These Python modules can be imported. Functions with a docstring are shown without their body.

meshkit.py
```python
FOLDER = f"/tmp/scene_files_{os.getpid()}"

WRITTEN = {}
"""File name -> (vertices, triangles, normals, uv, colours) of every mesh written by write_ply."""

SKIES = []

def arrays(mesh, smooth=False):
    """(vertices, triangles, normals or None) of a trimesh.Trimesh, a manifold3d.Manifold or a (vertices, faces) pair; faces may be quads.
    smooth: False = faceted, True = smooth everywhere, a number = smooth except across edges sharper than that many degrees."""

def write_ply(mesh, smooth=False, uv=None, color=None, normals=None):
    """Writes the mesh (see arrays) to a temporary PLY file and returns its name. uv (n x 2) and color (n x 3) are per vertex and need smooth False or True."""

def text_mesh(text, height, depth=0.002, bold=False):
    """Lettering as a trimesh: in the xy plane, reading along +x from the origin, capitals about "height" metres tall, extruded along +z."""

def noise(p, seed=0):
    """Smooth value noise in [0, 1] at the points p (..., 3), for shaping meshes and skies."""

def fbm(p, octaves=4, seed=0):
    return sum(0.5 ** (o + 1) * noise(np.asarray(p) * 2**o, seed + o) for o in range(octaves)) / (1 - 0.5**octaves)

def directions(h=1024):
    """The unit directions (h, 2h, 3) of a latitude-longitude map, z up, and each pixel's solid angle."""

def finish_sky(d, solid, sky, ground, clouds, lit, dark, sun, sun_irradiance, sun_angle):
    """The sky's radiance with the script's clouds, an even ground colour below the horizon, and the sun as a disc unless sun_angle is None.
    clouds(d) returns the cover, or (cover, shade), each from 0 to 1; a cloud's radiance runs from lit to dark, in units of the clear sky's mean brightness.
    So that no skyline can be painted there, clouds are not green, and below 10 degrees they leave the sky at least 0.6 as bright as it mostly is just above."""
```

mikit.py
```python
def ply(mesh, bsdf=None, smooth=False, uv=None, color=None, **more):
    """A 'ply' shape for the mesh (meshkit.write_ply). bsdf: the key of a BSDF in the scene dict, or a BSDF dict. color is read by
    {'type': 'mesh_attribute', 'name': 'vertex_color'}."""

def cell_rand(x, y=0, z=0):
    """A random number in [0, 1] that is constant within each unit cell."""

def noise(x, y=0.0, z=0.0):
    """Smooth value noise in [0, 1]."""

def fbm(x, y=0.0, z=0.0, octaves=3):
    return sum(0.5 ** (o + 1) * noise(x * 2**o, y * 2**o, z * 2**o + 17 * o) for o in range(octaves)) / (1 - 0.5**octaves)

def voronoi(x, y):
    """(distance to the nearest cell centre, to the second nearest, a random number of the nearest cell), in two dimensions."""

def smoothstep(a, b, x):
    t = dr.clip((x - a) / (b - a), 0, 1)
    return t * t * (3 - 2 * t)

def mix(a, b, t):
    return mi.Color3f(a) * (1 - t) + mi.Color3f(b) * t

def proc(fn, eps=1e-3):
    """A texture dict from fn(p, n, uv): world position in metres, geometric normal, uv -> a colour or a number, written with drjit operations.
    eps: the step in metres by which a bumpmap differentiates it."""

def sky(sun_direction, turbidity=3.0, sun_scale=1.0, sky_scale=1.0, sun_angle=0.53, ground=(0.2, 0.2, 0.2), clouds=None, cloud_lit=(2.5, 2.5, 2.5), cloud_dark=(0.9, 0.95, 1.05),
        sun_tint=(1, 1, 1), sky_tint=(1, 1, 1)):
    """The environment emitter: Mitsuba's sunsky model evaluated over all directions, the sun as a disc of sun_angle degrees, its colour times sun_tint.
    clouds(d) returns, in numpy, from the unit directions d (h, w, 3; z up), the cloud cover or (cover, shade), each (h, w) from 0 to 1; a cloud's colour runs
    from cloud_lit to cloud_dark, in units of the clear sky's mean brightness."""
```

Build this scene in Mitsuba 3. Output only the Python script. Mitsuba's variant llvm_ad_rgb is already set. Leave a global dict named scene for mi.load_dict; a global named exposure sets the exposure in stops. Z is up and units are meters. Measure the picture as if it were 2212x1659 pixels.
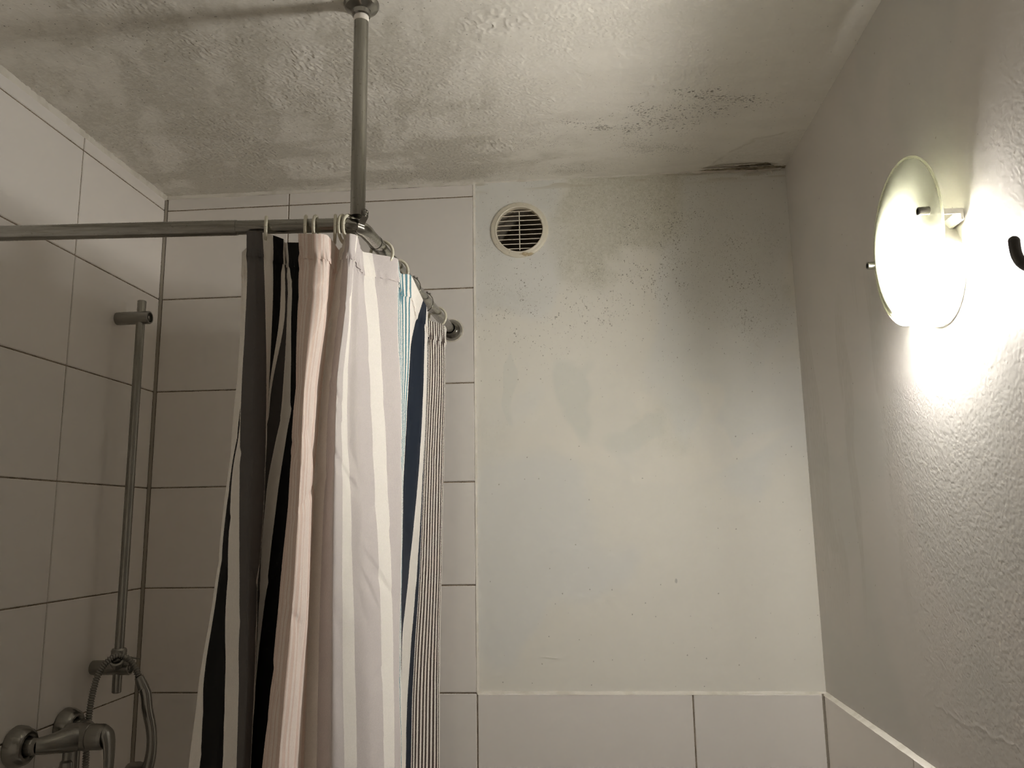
import math, random
import numpy as np
import trimesh
import drjit as dr
import mitsuba as mi
import mikit, meshkit
from mikit import noise, fbm, voronoi, cell_rand, smoothstep, mix
from scipy.interpolate import PchipInterpolator
from shapely.geometry import Polygon, Point, box as sbox

rng = np.random.default_rng(7)
random.seed(7)
scene, labels = {}, {}
T = mi.ScalarTransform4f

# ------------------------------------------------------------------ camera, light, exposure
EYE = np.array([1.1014, -1.9794, 1.6501])
YAW, PITCH, ROLL, FOCAL = -0.0812, 0.1711, -0.0157, 1723.8
FWD = np.array([math.sin(YAW) * math.cos(PITCH), math.cos(YAW) * math.cos(PITCH), math.sin(PITCH)])
RIGHT0 = np.cross(FWD, [0, 0, 1.0]); RIGHT0 /= np.linalg.norm(RIGHT0)
UP0 = np.cross(RIGHT0, FWD)
UP = -RIGHT0 * math.sin(ROLL) + UP0 * math.cos(ROLL)
scene['camera'] = {'type': 'perspective', 'fov_axis': 'x', 'fov': math.degrees(2 * math.atan(1106 / FOCAL)), 'near_clip': 0.02, 'far_clip': 50.0,
                   'to_world': T().look_at(origin=EYE.tolist(), target=(EYE + FWD).tolist(), up=UP.tolist())}
BULB_RADIANCE = [143.0, 137.0, 128.5]     # the wall lamp's bulb, the only light of the room
exposure = 2.0

# ------------------------------------------------------------------ dimensions (metres)
CE = 2.5409                      # ceiling
RX = 1.654                       # plaster of the right wall
FY = -2.75                       # wall behind the camera
COURSE, TOP = 0.25, 0.0409       # tile courses; the cut top course
ZR = [CE - TOP - COURSE * i for i in range(11)]   # horizontal joints, downwards
WAIN = ZR[5]                     # top of the half-height tiles
JX = [0.3447, 0.8457, 1.3508]    # vertical joints of the back wall
JOINT = 0.0031

# ------------------------------------------------------------------ helpers
def T4(m): return T(np.asarray(m, float))

def merge(ms): return trimesh.util.concatenate([m if isinstance(m, trimesh.Trimesh) else trimesh.Trimesh(*m, process=False) for m in ms])

def add(key, mesh, bsdf, smooth=False, label=None, category=None, group=None, kind=None, **more):
    assert key not in scene, key
    scene[key] = mikit.ply(mesh, bsdf, smooth=smooth, **more)
    tag(key, label, category, group, kind)
    return key

def tag(key, label=None, category=None, group=None, kind=None):
    d = {k: v for k, v in dict(label=label, category=category, group=group, kind=kind).items() if v}
    if d: labels[key] = {**labels.get(key, {}), **d}

COUNT = {}
def numbered(base):
    n = COUNT.get(base, 0); COUNT[base] = n + 1
    return base if n == 0 else f'{base}_{n:03d}'

def box(x0, x1, y0, y1, z0, z1):
    m = trimesh.creation.box(extents=[x1 - x0, y1 - y0, z1 - z0]); m.apply_translation([(x0 + x1) / 2, (y0 + y1) / 2, (z0 + z1) / 2]); return m

def frames(path):
    p = np.asarray(path, float)
    t = np.gradient(p, axis=0); t /= np.linalg.norm(t, axis=1, keepdims=True)
    a = np.array([0, 0, 1.0]) if abs(t[0][2]) < .9 else np.array([1.0, 0, 0])
    u = np.cross(t[0], a); u /= np.linalg.norm(u); us = [u]
    for i in range(1, len(p)):
        u = us[-1] - t[i] * np.dot(us[-1], t[i]); us.append(u / np.linalg.norm(u))
    us = np.array(us)
    return p, t, us, np.cross(t, us)

def tube(path, radius, n=20, caps=True):
    """A tube along the path; radius a number or one per point."""
    p, t, u, v = frames(path)
    r = np.broadcast_to(radius, len(p)).reshape(-1, 1, 1)
    a = np.linspace(0, 2 * np.pi, n, endpoint=False)
    ring = p[:, None] + r * (np.cos(a)[None, :, None] * u[:, None] + np.sin(a)[None, :, None] * v[:, None])
    V = ring.reshape(-1, 3); m = len(p)
    i, j = np.meshgrid(np.arange(m - 1), np.arange(n), indexing='ij')
    A, B = i * n + j, i * n + (j + 1) % n
    F = np.concatenate([np.stack([A, B, B + n], -1).reshape(-1, 3), np.stack([A, B + n, A + n], -1).reshape(-1, 3)])
    if caps:
        V = np.vstack([V, p[0], p[-1]])
        k = np.arange(n)
        F = np.vstack([F, np.stack([(k + 1) % n, k, k * 0 + m * n], 1), np.stack([(m - 1) * n + k, (m - 1) * n + (k + 1) % n, k * 0 + m * n + 1], 1)])
    return trimesh.Trimesh(V, F, process=False)

def lathe(profile, origin, axis, n=40):
    """profile: (distance along the axis, radius) pairs."""
    axis = np.asarray(axis, float) / np.linalg.norm(axis)
    a = np.array([0, 0, 1.0]) if abs(axis[2]) < .9 else np.array([1.0, 0, 0])
    u = np.cross(axis, a); u /= np.linalg.norm(u); v = np.cross(axis, u)
    th = np.linspace(0, 2 * np.pi, n, endpoint=False)
    pr = np.asarray(profile, float); m = len(pr)
    V = (np.asarray(origin) + pr[:, 0][:, None, None] * axis + pr[:, 1][:, None, None] * (np.cos(th)[None, :, None] * u + np.sin(th)[None, :, None] * v)).reshape(-1, 3)
    i, j = np.meshgrid(np.arange(m - 1), np.arange(n), indexing='ij')
    A, B = i * n + j, i * n + (j + 1) % n
    F = np.concatenate([np.stack([A, B, B + n], -1).reshape(-1, 3), np.stack([A, B + n, A + n], -1).reshape(-1, 3)])
    return trimesh.Trimesh(V, F, process=False)

def arc(c, u, v, r, a0, a1, n=16):
    a = np.linspace(a0, a1, n)[:, None]
    return np.asarray(c) + r * (np.cos(a) * np.asarray(u) + np.sin(a) * np.asarray(v))

def smooth_path(pts, n=80):
    pts = np.asarray(pts, float)
    s = np.r_[0, np.cumsum(np.linalg.norm(np.diff(pts, axis=0), axis=1))]
    from scipy.interpolate import CubicSpline
    return CubicSpline(s, pts)(np.linspace(0, s[-1], n))

# ------------------------------------------------------------------ materials
def principled(color, rough=.5, metal=0.0, spec=.5, **kw):
    c = {'type': 'rgb', 'value': list(color)} if isinstance(color, (tuple, list)) else color
    return {'type': 'principled', 'base_color': c, 'roughness': rough, 'metallic': metal, 'specular': spec, **kw}

def P2(b): return {'type': 'twosided', 'material': b}

def blob(x, y, cx, cy, rx, ry, ang=0.0):
    c, s = math.cos(ang), math.sin(ang)
    a, b = (c * (x - cx) + s * (y - cy)) / rx, (-s * (x - cx) + c * (y - cy)) / ry
    return dr.exp(-(a * a + b * b))

def specks(x, y, freq, size, density, seed=0.0):
    """Small separate dots: a share of the cells (density, 0 to 1, may vary over the surface) holds one dot of varied size."""
    d, _, r = voronoi(x * freq + seed, y * freq + seed * 1.7)
    rad = size * (.45 + 1.1 * (r * 7.13 - dr.floor(r * 7.13)))
    return dr.select(r < density, smoothstep(rad, rad * .5, d), 0.0)

# --- ceiling: cream paint, wiped mildew film, black mould specks, blistered paint relief
def ceiling_color(p, n, uv):
    x, y = p.x, p.y
    wx = x + .07 * (fbm(x * 6, y * 6, 3.1) - .5) + .012 * (noise(x * 60, y * 60, 1.3) - .5)
    wy = y + .07 * (fbm(x * 6, y * 6, 8.7) - .5) + .012 * (noise(x * 60, y * 60, 5.9) - .5)
    streak = fbm((wx * .95 + wy * .28) * 17, (wy - wx * .28) * 5.0, 2.0, octaves=5)
    across = fbm(wx * 5.0, wy * 17, 9.0, octaves=5)
    left = smoothstep(1.15, .70, wx)
    back = smoothstep(-.50, -.08, wy) * smoothstep(1.32, .95, wx)
    m = (.20 + .55 * smoothstep(.40, .64, streak)) * left + .62 * smoothstep(.42, .66, across) * back + .12 * smoothstep(.45, .65, across)
    known = blob(wx, wy, .23, -.70, .17, .04, .25) + .8 * blob(wx, wy, .50, -.66, .12, .03, .1) + blob(wx, wy, .726, -.16, .14, .045) + 1.1 * blob(wx, wy, .84, -.052, .14, .026) + blob(wx, wy, .22, -.10, .16, .05) \
        + .9 * blob(wx, wy, .452, -.57, .022, .12, -.15) + .7 * blob(wx, wy, .825, -.40, .10, .05) + .8 * blob(wx, wy, .44, -.20, .2, .05) + .6 * blob(wx, wy, .97, -.10, .12, .04) + .7 * blob(wx, wy, .28, -.42, .05, .14, -.3)
    m = m + .6 * known * (.35 + .9 * smoothstep(.35, .65, fbm(wx * 16, wy * 24, 4.0, octaves=4)))
    grain = noise(x * 330, y * 330) * .5 + noise(x * 120, y * 120, 4.0) * .5
    m = dr.clip(m * (.5 + grain), 0, 1)
    c = mix([.725, .70, .64], [.44, .415, .355], m * .72)
    zone = blob(x, y, 1.434, -.354, .10, .036, .30) + blob(x, y, 1.19, -.255, .085, .028, .35) + .7 * blob(x, y, 1.32, -.29, .10, .05, .3)
    zone2 = blob(x, y, 1.30, -.145, .085, .030, .25) + .5 * blob(x, y, .84, -.06, .14, .035) + .4 * blob(x, y, 1.10, -.05, .10, .03) + .45 * blob(x, y, 1.02, -.20, .08, .04)
    patch = smoothstep(.3, .65, fbm(x * 28, y * 42, 1.0))
    mould = dr.clip(specks(x * .75, y * 1.5, 170, .40, .75 * zone * patch) + .8 * specks(x, y, 420, .42, .8 * dr.minimum(zone2 + .6 * zone, 1) * (.3 + patch), 3.0)
                    + .85 * specks(x, y, 60, .075, .10 + .35 * left, 9.0), 0, 1)
    c = mix(c, [.12, .108, .085], mould * .8)
    c = mix(c, [.50, .47, .40], .38 * dr.clip(zone2, 0, 1) * grain)
    # wet tide line in the corner by the right wall
    rr = dr.sqrt(dr.square(x - 1.66) + dr.square((y - .03) * .9)) + .03 * (fbm(x * 22, y * 22, 6.0) - .5)
    c = mix(c, [.45, .42, .345], .28 * smoothstep(.007, .0, dr.abs(rr - .205)) * smoothstep(.35, .6, noise(x * 25, y * 25, 2.0)) + .25 * smoothstep(.215, .20, rr) * grain)
    return c

def ceiling_relief(x, y):
    """Height of the blistered paint, numpy, in metres."""
    P = lambda fx, fy, k: np.stack([x * fx, y * fy, x * 0 + k], -1)
    N = meshkit.noise
    wx, wy = x + .005 * (N(P(80, 80, 5.0)) - .5), y + .005 * (N(P(80, 80, 11.0)) - .5)
    Q = lambda fx, fy, k: np.stack([wx * fx, wy * fy, x * 0 + k], -1)
    sm = lambda a, b, v: (lambda t: t * t * (3 - 2 * t))(np.clip((v - a) / (b - a), 0, 1))
    B = lambda cx, cy, rx, ry: np.exp(-((x - cx) / rx) ** 2 - ((y - cy) / ry) ** 2)
    r1 = 1 - 2 * np.abs(N(Q(190, 110, 2.0)) - .5)
    r2 = 1 - 2 * np.abs(N(Q(230, 230, 7.0)) - .5)
    area = (.65 * sm(.36, .58, meshkit.fbm(P(6, 6, 14.0), 3)) + .35 * sm(.9, .6, x) - .1) * sm(1.58, 1.30, x)
    big = sm(.30, .8, B(1.32, -.42, .09, .10) + .8 * B(.93, -.19, .10, .06) + .7 * B(.98, -.68, .12, .07) + .7 * B(.50, -.14, .22, .06) + .6 * B(.60, -.60, .08, .10) + .5 * B(1.05, -.40, .12, .08))
    rb = 1 - 2 * np.abs(N(Q(90, 75, 3.0)) - .5)
    flake = sm(.50, .515, meshkit.fbm(P(11, 11, 31.0), 4)) + sm(.55, .565, meshkit.fbm(P(5, 9, 37.0), 4))
    return .00150 * ((.35 + area) * (.55 * sm(.45, .95, r1) + .6 * sm(.5, .98, r2)) + big * 1.9 * sm(.55, 1.0, rb) + .30 * N(P(330, 330, 1.0)) + .45 * flake)

# --- back wall plaster: cream-grey paint, mildew haze with specks, wiped patches
def plaster_color(p, n, uv):
    x, z = p.x, p.z
    wx, wz = x + .06 * (noise(x * 8, z * 8, 2.0) - .5), z + .06 * (noise(x * 8, z * 8, 6.0) - .5)
    f1 = fbm(wx * 5.5, wz * 4.5, 1.0, octaves=4)
    haze = smoothstep(.42, .62, f1 + .22 * smoothstep(2.0, 2.45, wz) - .08)
    haze = haze * smoothstep(1.75, 2.2, wz + .25 * (noise(x * 4, z * 4, 8.0) - .5))
    haze = dr.clip(haze + .9 * smoothstep(.3, .8, blob(wx, wz, 1.575, 2.23, .075, .13, .2) + blob(wx, wz, 1.22, 2.44, .16, .07) + .9 * blob(wx, wz, 1.33, 2.41, .10, .05) + .7 * blob(wx, wz, 1.15, 2.25, .10, .05)
           + .8 * blob(wx, wz, .93, 2.22, .09, .06) + .6 * blob(wx, wz, 1.53, 2.05, .05, .12)), 0, 1)
    grain = .5 * noise(x * 420, z * 420) + .5 * noise(x * 160, z * 160, 3.0)
    c = mix([.755, .735, .67], [.54, .525, .445], dr.clip(haze * (.35 + .85 * grain), 0, 1) * .85)
    cool = smoothstep(.48, .60, fbm(wx * 3.3, wz * 2.6, 23.0, octaves=3))
    c = mix(c, [.70, .705, .685], .7 * cool)
    # wiped lighter and darker patches with soft, visible outlines
    w1 = smoothstep(.47, .52, fbm(wx * 5.2, wz * 4.1, 41.0, octaves=3)) * smoothstep(.52, .6, blob(x, wz, 1.3, 1.92, .45, .22))
    c = mix(c, [.80, .765, .69], .4 * w1)
    vx, vz = x + .16 * (fbm(x * 7, z * 7, 61.0) - .5), z + .16 * (fbm(x * 7, z * 7, 67.0) - .5)
    sm = smoothstep(.42, .74, blob(vx, vz, 1.10, 1.95, .06, .12, .2)) + .8 * smoothstep(.42, .74, blob(vx, vz, 1.24, 1.90, .09, .045, .6)) + .7 * smoothstep(.6, .75, blob(vx, vz, .93, 1.97, .03, .16))
    c = mix(c, [.63, .645, .60], .5 * dr.clip(sm, 0, 1))
    spotz = blob(x, z, 1.335, 2.40, .09, .06) + blob(x, z, 1.293, 2.255, .10, .07) + 1.1 * blob(x, z, 1.515, 2.35, .025, .05) + .9 * blob(x, z, 1.15, 2.16, .05, .03) + .8 * blob(x, z, 1.53, 2.23, .05, .04) + .6 * blob(x, z, 1.0, 2.2, .15, .12) + .7 * blob(x, z, 1.53, 2.13, .03, .04) + blob(x, z, 1.505, 2.468, .012, .008)
    pt = smoothstep(.3, .65, fbm(x * 38, z * 38, 9.0))
    mould = dr.clip(specks(x, z, 210, .36, .36 * dr.minimum(spotz, 1.2) * pt) + .5 * specks(x, z, 420, .45, .36 * dr.clip(spotz * .6 + .5 * haze, 0, 1) * pt, 2.0) + .7 * specks(x, z, 75, .09, .45 * smoothstep(1.9, 2.2, z), 5.0) + .8 * specks(x, z, 19, .028, .5, 8.0), 0, 1)
    c = mix(c, [.20, .185, .145], mould * .7)
    c = mix(c, [.44, .40, .30], .5 * smoothstep(.6, .8, noise(x * 14, z * 120, 3.0)) * smoothstep(2.50, 2.53, z))
    c = mix(c, [.36, .355, .33], .6 * smoothstep(.6, .8, blob(x, z, 1.326, 1.505, .005, .009)))
    return c

def plaster_relief(p, n, uv):
    x, z = p.x, p.z
    tr = smoothstep(.6, .95, 1 - 2 * dr.abs(noise(x * 60, z * 260, 5.0) - .5)) * smoothstep(.5, .7, noise(x * 7, z * 9, 2.0))
    nick = smoothstep(.3, .8, blob(x, z, 1.165, 1.624, .0025, .006, .5) + blob(x, z, 1.539, 1.598, .0025, .007, .3) + blob(x, z, 1.55, 1.322, .008, .002) + blob(x, z, 1.243, 2.474, .006, .006) + blob(x, z, 1.02, 1.33, .03, .003, -.08))
    return (.30 * noise(x * 330, z * 330) + .35 * noise(x * 120, z * 120, 7.0) + .25 * tr + 1.2 * nick) * .0006

# --- right wall: roller-textured paint with faint drips
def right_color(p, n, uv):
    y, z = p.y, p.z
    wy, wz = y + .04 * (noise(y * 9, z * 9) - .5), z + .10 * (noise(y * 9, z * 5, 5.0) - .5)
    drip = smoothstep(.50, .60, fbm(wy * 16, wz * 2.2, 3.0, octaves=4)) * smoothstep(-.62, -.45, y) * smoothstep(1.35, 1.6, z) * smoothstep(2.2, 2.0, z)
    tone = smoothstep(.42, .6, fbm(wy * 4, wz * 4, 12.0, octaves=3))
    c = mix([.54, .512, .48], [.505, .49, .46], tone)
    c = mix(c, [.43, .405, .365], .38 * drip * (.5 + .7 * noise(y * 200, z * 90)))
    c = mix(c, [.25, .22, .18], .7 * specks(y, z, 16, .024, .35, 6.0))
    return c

def right_relief(y, z):
    P = lambda fy, fz, k: np.stack([y * fy, z * fz, y * 0 + k], -1)
    N = meshkit.noise
    sm = lambda a, b, v: (lambda t: t * t * (3 - 2 * t))(np.clip((v - a) / (b - a), 0, 1))
    B = lambda cy, cz, ry, rz: np.exp(-((y - cy) / ry) ** 2 - ((z - cz) / rz) ** 2)
    wy, wz = y + .004 * (N(P(120, 120, 1.0)) - .5), z + .004 * (N(P(120, 120, 4.0)) - .5)
    Q = lambda fy, fz, k: np.stack([wy * fy, wz * fz, y * 0 + k], -1)
    peel = N(Q(340, 340, 2.0)) * .75 + N(Q(210, 230, 6.0)) * .35
    amp = .30 + .70 * sm(-.42, -.66, y + .16 * (N(P(6, 6, 3.0)) - .5))
    nick = sm(.3, .8, B(-.805, 2.139, .004, .008) + B(-.928, 2.198, .004, .009) + B(-.816, 2.306, .003, .004))
    crack = sm(.004, .0, np.abs(z - 1.345 - .02 * (N(P(22, 0, 1.0)) - .5) - .008 * N(P(90, 0, 2.0)))) * sm(-.56, -.62, y)
    return .00034 * amp * peel + .0006 * nick + .00016 * crack

def bumped(color_fn, relief_fn, rough, spec=.35, eps=1e-3):
    return P2({'type': 'bumpmap', 'arbitrary': mikit.proc(relief_fn, eps), 'scale': 1.0, 'bsdf': principled(mikit.proc(color_fn), rough, 0.0, spec)})

scene['mat_ceiling'] = P2(principled(mikit.proc(ceiling_color), .55, 0.0, .3))
scene['mat_plaster'] = bumped(plaster_color, plaster_relief, .5, .35)
scene['mat_right'] = P2(principled(mikit.proc(right_color), .42, 0.0, .4))
scene['mat_paint'] = P2(principled((.78, .75, .70), .6))

def caulk_color(p, n, uv):
    return mix([.68, .65, .585], [.60, .57, .50], smoothstep(.45, .75, fbm(p.x * 40 + p.y * 40, p.z * 40, 3.0)))
scene['mat_caulk'] = P2(principled(mikit.proc(caulk_color), .45))
TILE_TONES = [(.75, .718, .68), (.735, .706, .67), (.76, .724, .684)]
for i, c in enumerate(TILE_TONES):
    scene[f'mat_tile_{i}'] = principled(c, .23, 0.0, .42)
def grout_color(p, n, uv):
    return mix([.25, .21, .165], [.17, .14, .105], smoothstep(.3, .7, noise(p.x * 60 + p.y * 60, p.z * 60)))
scene['mat_grout'] = P2(principled(mikit.proc(grout_color), .9, 0.0, .1))
scene['mat_corner_grout'] = P2(principled((.30, .27, .225), .8, 0.0, .2))
def chrome_color(p, n, uv):
    s = fbm(p.x * 30 + p.y * 12, p.y * 260, p.z * 260, octaves=3)
    d = specks(p.x * .6 + p.y * .6, p.z + p.x * .31, 140, .16, .35)
    return mix([.33, .322, .295], [.25, .24, .212], dr.clip(.7 * smoothstep(.42, .66, s) + .9 * d, 0, 1))
def chrome_rough(p, n, uv):
    return .09 + .10 * smoothstep(.35, .7, fbm(p.x * 30 + p.y * 12, p.y * 200, p.z * 200, octaves=3))
scene['mat_rod'] = P2(principled(mikit.proc(chrome_color), mikit.proc(chrome_rough), 1.0))
def upright_color(p, n, uv):
    s = fbm(p.x * 160, p.y * 160, p.z * 14, octaves=4)
    d = specks(p.x * .6 + p.y * .6, p.z * .8, 140, .16, .35)
    return mix([.33, .322, .295], [.25, .24, .212], dr.clip(.7 * smoothstep(.42, .66, s) + .9 * d, 0, 1))
scene['mat_upright'] = P2(principled(mikit.proc(upright_color), .2, 1.0))
scene['mat_chrome'] = P2(principled((.30, .292, .268), .12, 1.0))
scene['mat_satin'] = P2(principled((.30, .292, .268), .26, 1.0))
scene['mat_rubber'] = principled((.018, .017, .016), .6)
scene['mat_ring'] = principled((.60, .575, .46), .22, 0.0, .5, spec_trans=0.0, clearcoat=.4)
scene['mat_plastic'] = P2(principled((.69, .655, .555), .35))
def vent_color(p, n, uv):
    st = smoothstep(.35, .8, blob(p.x, p.z, .985, 2.334, .02, .006) * (.5 + noise(p.x * 200, p.z * 200)))
    dots = specks(p.x, p.z, 75, .08, .3, 2.0)
    return mix(mix([.68, .64, .53], [.36, .27, .13], st * .8), [.2, .17, .12], dots * .7)
scene['mat_vent'] = P2(principled(mikit.proc(vent_color), .4))
def louvre_color(p, n, uv):
    return mix([.62, .56, .45], [.46, .39, .28], smoothstep(.3, .7, fbm(p.x * 60, p.z * 200, p.y * 100)))
scene['mat_louvre'] = P2(principled(mikit.proc(louvre_color), .6))
scene['mat_duct'] = P2(principled((.24, .21, .17), .8, 0.0, .2))
scene['mat_hook'] = P2(principled((.05, .047, .043), .35, .6))
scene['mat_white_metal'] = P2(principled((.72, .70, .64), .4))
scene['mat_glass_diffuse'] = {'type': 'principledthin', 'base_color': {'type': 'rgb', 'value': [.215, .22, .168]}, 'roughness': .35, 'diff_trans': 1.0, 'spec_trans': 0.0, 'eta': 1.5}
scene['mat_opal'] = {'type': 'blendbsdf', 'weight': .70, 'clear': {'type': 'thindielectric'}, 'milk': {'type': 'ref', 'id': 'mat_glass_diffuse'}}
scene['mat_opal_edge'] = {'type': 'principledthin', 'base_color': {'type': 'rgb', 'value': [.85, .86, .74]}, 'roughness': .35, 'diff_trans': 1.2, 'spec_trans': 0.0, 'eta': 1.5}

# --- curtain cloth: woven stripes across the width (uv.x counts the control columns, uv.y is the height)
def cloth_color(p, n, uv):
    u = uv.x
    white, lilac, black, charcoal = mi.Color3f(.84, .805, .75), mi.Color3f(.56, .515, .505), mi.Color3f(.006, .006, .0065), mi.Color3f(.095, .088, .087)
    navy, blue, brown = mi.Color3f(.010, .015, .027), mi.Color3f(.10, .205, .25), mi.Color3f(.058, .043, .037)
    c = mi.Color3f(white)
    def put(c, a, b, col): return dr.select((u >= a) & (u < b), mi.Color3f(col), c)
    c = put(c, 1, 2, black); c = put(c, 3, 5, charcoal); c = put(c, 6, 7, black); c = put(c, 8, 9, charcoal * .7); c = put(c, 10, 11, black)
    t = u * 9.0
    pin = noise(t * 1.7, 3.0) * .6 + .4 * noise(t * 6.1, 9.0)
    pink = mix([.68, .53, .465], [.78, .69, .63], smoothstep(.35, .6, pin))
    c = put(c, 11, 15, pink); c = put(c, 16, 18, lilac); c = put(c, 19, 21, lilac); c = put(c, 22, 23, lilac)
    f = (u - 23.0) * 3.0 + .15; f = f - dr.floor(f)
    c = put(c, 23, 25, dr.select(f < .5, white, blue))
    c = put(c, 26, 27, navy); c = put(c, 28, 29, navy)
    f = (u - 29.0) * 4.5 + .05; f = f - dr.floor(f)
    c = put(c, 29, 31, dr.select(f < .47, white, brown))
    weave = .94 + .12 * noise(u * 60, uv.y * 900)
    return c * weave
def cloth_sheer(p, n, uv):
    return .18 * mi.luminance(cloth_color(p, n, uv))
scene['mat_cloth_front'] = P2(principled(mikit.proc(cloth_color), .55, 0.0, .10))
scene['mat_cloth_through'] = {'type': 'principledthin', 'base_color': mikit.proc(cloth_color), 'roughness': .6, 'diff_trans': 2.0, 'spec_trans': 0.0, 'eta': 1.3}
scene['mat_cloth'] = {'type': 'blendbsdf', 'weight': mikit.proc(cloth_sheer), 'woven': {'type': 'ref', 'id': 'mat_cloth_front'}, 'sheer': {'type': 'ref', 'id': 'mat_cloth_through'}}

# ------------------------------------------------------------------ the setting
def tile(axis, a0, a1, z0, z1, face, depth, i, key):
    """A bevelled tile. axis: the wall's outward direction ('x+', 'x-', 'y-'); face: where its front lies."""
    b = .0016
    a0, a1, z0, z1 = a0 + JOINT / 2, a1 - JOINT / 2, z0 + JOINT / 2, z1 - JOINT / 2
    face = face + rng.normal(0, .00012)
    def quad(o, d): return [[a0 + o, z0 + o, d], [a1 - o, z0 + o, d], [a1 - o, z1 - o, d], [a0 + o, z1 - o, d]]
    q = np.array(quad(0, -depth) + quad(0, -b) + quad(b, 0))
    ti, tj = rng.normal(0, .0010, 2)
    q[:, 2] += (q[:, 0] - (a0 + a1) / 2) * ti + (q[:, 1] - (z0 + z1) / 2) * tj
    if axis == 'x+': V = np.stack([face + q[:, 2], q[:, 0], q[:, 1]], 1)
    elif axis == 'x-': V = np.stack([face - q[:, 2], q[:, 0], q[:, 1]], 1)
    else: V = np.stack([q[:, 0], face - q[:, 2], q[:, 1]], 1)
    F = []
    for k in (0, 4):
        for j in range(4):
            A, B = k + j, k + (j + 1) % 4
            F += [[A, B, B + 4], [A, B + 4, A + 4]]
    F += [[8, 9, 10], [8, 10, 11], [2, 1, 0], [3, 2, 0]]
    m = trimesh.Trimesh(V, F, process=False)
    if m.volume < 0: m.invert()
    scene[key] = mikit.ply(m, f'mat_tile_{i % 3}')

CORNER = .004
# left wall (tiled to the ceiling)
add('wall_left', box(-.12, -.0028, FY - .1, .1, 0, CE), 'mat_grout', kind='structure', label='shower wall on the left, tiled in large white tiles up to the ceiling')
ys = [-.0] + [-.3638 - .501 * k for k in range(5)] + [FY]
ys = [y for y in ys if y >= FY]
n = 0
zs = [CE - .006] + ZR + [0.0]
for a, b in zip(zs[:-1], zs[1:]):
    if a - b < .01: continue
    for k in range(len(ys) - 1):
        y1, y0 = ys[k] - (CORNER if k == 0 else 0), ys[k + 1]
        if y1 - y0 < .02: continue
        tile('x+', y0, y1, b, a, 0.0, .0035, int(rng.integers(3)), numbered('wall_left__tile'))
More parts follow.
